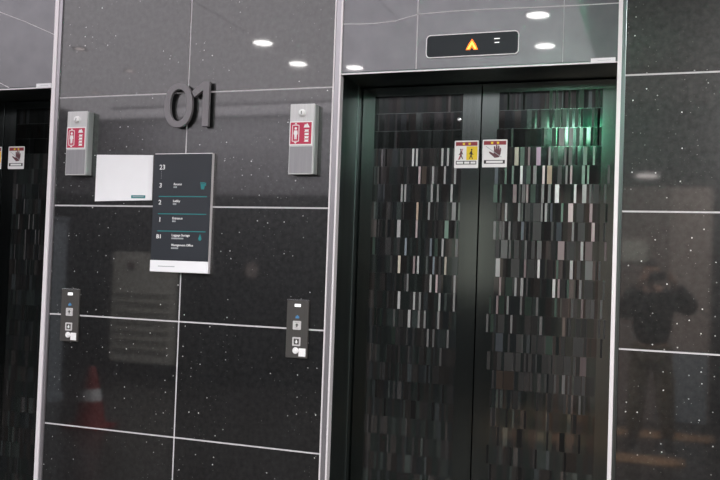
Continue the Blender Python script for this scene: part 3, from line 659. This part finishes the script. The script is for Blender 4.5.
# hanging green exit sign, behind and above the photographer
e = empty('exit_sign', (-.875, -4.14, 3.11)); tag(e, 'glowing green exit sign hanging below the lobby ceiling', 'exit sign')
b = MB(); b.box(-1.045, -.705, -4.165, -4.125, 2.86, 3.11); b.build('housing', MT['steel'], e, bevel=.003)
b = MB(); b.box(-1.035, -.715, -4.125, -4.122, 2.87, 3.10); f_ = b.build('sign_face', MT['green'], e)
for x in (-.93, -.84):
    b = MB(); b.box(x, x+.02, -4.15, -4.14, 3.11, CEIL); b.build('hanger', MT['steel'], e)
b = MB(); cx, cz = -.905, 2.985
b.box(cx-.10, cx-.04, -4.1215, -4.119, cz-.10, cz+.08)
b.prism([(cx-.02, cz+.03), (cx+.03, cz+.045), (cx+.075, cz+.0), (cx+.065, cz-.01), (cx+.035, cz+.02), (cx+.03, cz-.03), (cx+.075, cz-.095), (cx+.055, cz-.1), (cx+.01, cz-.045), (cx-.025, cz-.095), (cx-.04, cz-.085), (cx-.0, cz-.02), (cx+.0, cz+.02)][::-1], -4.1215, -4.119)
b.prism(ellipse(cx+.03, cz+.07, .018, .018, 14), -4.1215, -4.119)
b.build('running_figure', MT['greenwhite'], f_)

# ---------------------------------------------------------------- the photographer, seen in the polished stone
def skin(name, verts, edges, radii, m, parent=None, root=0, sub=2):
    me = bpy.data.meshes.new(name); me.from_pydata(verts, edges, []); me.materials.append(m)
    o = bpy.data.objects.new(name, me); C.objects.link(o)
    md = o.modifiers.new('skin', 'SKIN'); md.use_smooth_shade = True
    for i, r in enumerate(radii):
        sv = me.skin_vertices[0].data[i]; sv.radius = (r, r) if not isinstance(r, tuple) else r; sv.use_root = (i == root)
    s = o.modifiers.new('sub', 'SUBSURF'); s.levels = sub; s.render_levels = sub
    dg = bpy.context.evaluated_depsgraph_get(); dg.update()
    new = bpy.data.meshes.new_from_object(o.evaluated_get(dg)); o.modifiers.clear(); o.data = new
    if parent: o.parent = parent; o.location = -parent_world(parent)
    return o
PX, PY = -.10, -4.42
def join(objs, name, parent):
    bm = bmesh.new(); mats = []
    for o in objs:
        me = o.data
        off = len(mats); mats += list(me.materials)
        t = bmesh.new(); t.from_mesh(me); t.transform(Matrix.Translation(o.location+(parent_world(o.parent) if o.parent else Vector((0,0,0)))))
        for f in t.faces: f.material_index += off
        tmp = bpy.data.meshes.new('t'); t.to_mesh(tmp); bm.from_mesh(tmp); t.free()
    me = bpy.data.meshes.new(name); bm.to_mesh(me); bm.free()
    for m in mats: me.materials.append(m)
    for p in me.polygons: p.use_smooth = True
    for o in objs: bpy.data.objects.remove(o)
    r = bpy.data.objects.new(name, me); C.objects.link(r)
    if parent: r.parent = parent; r.location = -parent_world(parent)
    return r
person = empty('person', (PX, PY, 0)); tag(person, 'standing person in black jacket and khaki trousers raising a phone, mirrored in the stone', 'person')
RH_, LH_ = Vector((.055, -3.975, 1.565)), Vector((-.185, -3.975, 1.565))   # wrists end here
J = {'pel': (PX, PY, .93), 'bel': (PX, PY, 1.08), 'che': (PX, PY-.005, 1.27), 'nb': (PX-.005, PY, 1.42), 'ne': (PX-.012, PY+.03, 1.50),
     'rs': (PX+.175, PY, 1.385), 're': (.235, PY+.13, 1.30-.0), 'rw': (.085, -4.05, 1.50), 'ls': (PX-.175, PY, 1.385), 'le': (-.345, PY+.12, 1.22), 'lw': (-.215, -4.05, 1.50),
     'rh': (PX+.085, PY, .88), 'rk': (PX+.13, PY+.03, .49), 'ra': (PX+.155, PY-.02, .09), 'lh': (PX-.085, PY, .88), 'lk': (PX-.12, PY+.02, .49), 'la': (PX-.145, PY-.02, .09)}
def sk(name, spec, edges, m, g=0, sub=2):
    names = list(spec); idx = {n: i for i, n in enumerate(names)}
    return skin(name, [J[n] for n in names], [(idx[a], idx[c]) for a, c in edges], [tuple(q+g for q in (spec[n] if isinstance(spec[n], tuple) else (spec[n],)*2)) for n in names], m, person, 0, sub)
BODY = {'pel': (.125, .085), 'bel': (.12, .085), 'che': (.15, .10), 'nb': (.075, .07), 'ne': .052, 'rs': .06, 're': .042, 'rw': .027, 'ls': .06, 'le': .042, 'lw': .027,
        'rh': .085, 'rk': .058, 'ra': .04, 'lh': .085, 'lk': .058, 'la': .04}
E_ = [('pel', 'bel'), ('bel', 'che'), ('che', 'nb'), ('nb', 'ne'), ('nb', 'rs'), ('rs', 're'), ('re', 'rw'), ('nb', 'ls'), ('ls', 'le'), ('le', 'lw'), ('pel', 'rh'), ('rh', 'rk'), ('rk', 'ra'), ('pel', 'lh'), ('lh', 'lk'), ('lk', 'la')]
body = sk('body', BODY, E_, MT['skin'])
# head: shaped ellipsoid with brow, nose and chin, facing the lifts
HC = Vector((PX-.018, PY+.06, 1.61))
bm = bmesh.new(); bmesh.ops.create_uvsphere(bm, u_segments=28, v_segments=20, radius=1)
for v in bm.verts:
    x, y, z = v.co
    wz = 1-.22*max(0, -z)**1.5; yy = y*(.098)
    if y > 0 and z < 0: yy *= 1+.05*(-z)
    v.co = Vector((x*.074*wz, yy, z*.115))
    if y > .8 and abs(x) < .2 and -.35 < z < .15: v.co.y += .016*(1-abs(x)/.2)*(1-max(0, z)/.15)
hm = bpy.data.meshes.new('head'); bm.transform(Matrix.Translation(HC) @ Matrix.Rotation(-.12, 4, 'X')); bm.to_mesh(hm); bm.free(); hm.materials.append(MT['skin'])
head = bpy.data.objects.new('head', hm); C.objects.link(head)
ears = []
for s in (-1, 1):
    q = MB(); q.lathe([(.001, -.006), (.014, -.006), (.018, 0), (.012, .006), (.001, .004)], (0, 0, 0), 'y', 14, caps=False)
    q.v = [(HC.x+s*(.073+y*.8), HC.y-.008+x, HC.z-.012+z*1.6) for x, y, z in q.v]; ears.append(q.build('ear', MT['skin'], None, smooth=True))
# hands: palm and five bent fingers each, closed on the ends of the phone
hands = []
for s, wj, xe in ((1, J['rw'], .022), (-1, J['lw'], -.135)):
    X = lambda d: xe+s*d
    base = Vector((X(.045), -3.985, 1.560))
    V = [tuple(wj), tuple(base), (X(.040), -3.972, 1.592)]
    pal = skin('palm', V, [(0, 1), (1, 2)], [.024, (.022, .030), (.013, .022)], MT['skin'], None, 0, 2); hands.append(pal)
    for k, (dz, ln) in enumerate(((.050, .88), (.032, 1.0), (.012, .94), (-.007, .76))):
        z = 1.565+dz*.9
        P = [(X(.040), -3.980, z-.004), (X(.024+.004*k), -3.962, z), (X(.012), -3.940+.002*k, z), (X(-.004*ln), -3.9405, z-.003)]
        if k < 2: P = [(X(.040), -3.980, z-.004), (X(.032), -3.955, z+.006), (X(.020), -3.9395, z+.004), (X(.002*k), -3.9385, z-.002)]
        hands.append(skin('finger', P, [(0, 1), (1, 2), (2, 3)], [.009, .0085, .0075, .0062], MT['skin'], None, 0, 1))
    P = [(X(.044), -3.990, 1.548), (X(.026), -3.985, 1.543), (X(.004), -3.971, 1.553), (X(-.016), -3.964, 1.562)]
    hands.append(skin('thumb', P, [(0, 1), (1, 2), (2, 3)], [.012, .0105, .009, .0072], MT['skin'], None, 0, 1))
body = join([body, head]+ears+hands, 'body', person)
# hair, face
bm = bmesh.new(); bmesh.ops.create_uvsphere(bm, u_segments=28, v_segments=20, radius=1)
dele = [v for v in bm.verts if (v.co.z < .28 and v.co.y > .05) or v.co.z < -.55 or (v.co.y > .25 and v.co.z < .5)]
bmesh.ops.delete(bm, geom=dele, context='VERTS')
for v in bm.verts:
    n = 1+.02*math.sin(v.co.x*31)*math.cos(v.co.y*23)
    v.co = Vector((v.co.x*.081*n, v.co.y*.107*n, v.co.z*.125*n))
bm.transform(Matrix.Translation(HC) @ Matrix.Rotation(-.12, 4, 'X')); me = bpy.data.meshes.new('hair'); bm.to_mesh(me); bm.free(); me.materials.append(MT['hair'])
for p in me.polygons: p.use_smooth = True
o = bpy.data.objects.new('hair', me); C.objects.link(o); o.parent = person; o.location = -parent_world(person)
sl = o.modifiers.new('thick', 'SOLIDIFY'); sl.thickness = .008
for s in (-1, 1):
    q = MB(); q.lathe([(.001, .006), (.008, .004), (.011, 0)], (HC.x+s*.029, HC.y+.083, HC.z+.0), 'y', 14, caps=False); q.build('eye', MT['eye'], person, smooth=True)
    q = MB(); q.prism([(HC.x+s*.029+.018*math.cos(a), HC.z+.02+.004*math.sin(a)) for a in [2*PI*i/12 for i in range(12)]], HC.y+.084, HC.y+.092); q.build('eyebrow', MT['hair'], person)
q = MB(); q.prism([(HC.x+.022*math.cos(a), HC.z-.062+.006*math.sin(a)) for a in [2*PI*i/16 for i in range(16)]], HC.y+.080, HC.y+.094); q.build('mouth', MT['lips'], person)
JK = {k: BODY[k] for k in ('che', 'bel', 'pel', 'nb', 'rs', 're', 'rw', 'ls', 'le', 'lw')}
sk('jacket', JK, [e2 for e2 in E_ if e2[0] in JK and e2[1] in JK], MT['jacket'], .044)
q = skin('collar', [(J['nb'][0], J['nb'][1]+.005, 1.455), (J['ne'][0]+.004, J['ne'][1]-.01, 1.50)], [(0, 1)], [.075, .068], MT['jacket'], person, 0, 2)
TR = {k: BODY[k] for k in ('pel', 'rh', 'rk', 'ra', 'lh', 'lk', 'la')}
sk('trousers', TR, [e2 for e2 in E_ if e2[0] in TR and e2[1] in TR], MT['trousers'], .030)
for a in ('ra', 'la'):
    x, y, z = J[a]
    sh = skin('shoe', [(x, y-.02, .055), (x+(.015 if a == 'ra' else -.015), y+.09, .047), (x+(.03 if a == 'ra' else -.03), y+.18, .036)], [(0, 1), (1, 2)], [(.045, .046), (.044, .037), (.038, .026)], MT['shoe'], person, 0, 2)
    q = MB(); q.box(x-.048, x+.048, y-.075, y+.2, 0, .014); q.build('sole', MT['sole'], sh, bevel=.01)
# the phone held level just behind the viewpoint
e = empty('phone', (-.057, -3.953, 1.583)); tag(e, 'dark phone held sideways by the person in the black jacket', 'phone')
b = MB(); b.prism(rrect(-.135, .022, 1.545, 1.621, .009), -3.958, -3.950); b.build('case', MT['screen'], e, bevel=.001)
b = MB(); b.prism(rrect(-.131, .018, 1.549, 1.617, .007), -3.9586, -3.958); b.build('display', MT['blueled'], e)
b = MB(); b.lathe([(.006, .001), (.006, .0), (.007, -.001)], (.002, -3.949, 1.604), 'y', 16); b.build('lens', MT['chrome'], e)

e = empty('framed_panel', (-2.22, YS, 1.34)); tag(e, 'pale rectangular panel on the facing wall, beside the beige portal', 'wall panel')
b = MB(); b.box(-2.50, -1.95, YS, YS+.03, 1.34, 2.43); b.build('board', MT['greige'], e, bevel=.003)
b = MB(); b.ring([(-2.52, 1.32), (-1.93, 1.32), (-1.93, 2.45), (-2.52, 2.45)], [(-2.50, 1.34), (-1.95, 1.34), (-1.95, 2.43), (-2.50, 2.43)], YS, YS+.035); b.build('frame', MT['steel'], e)
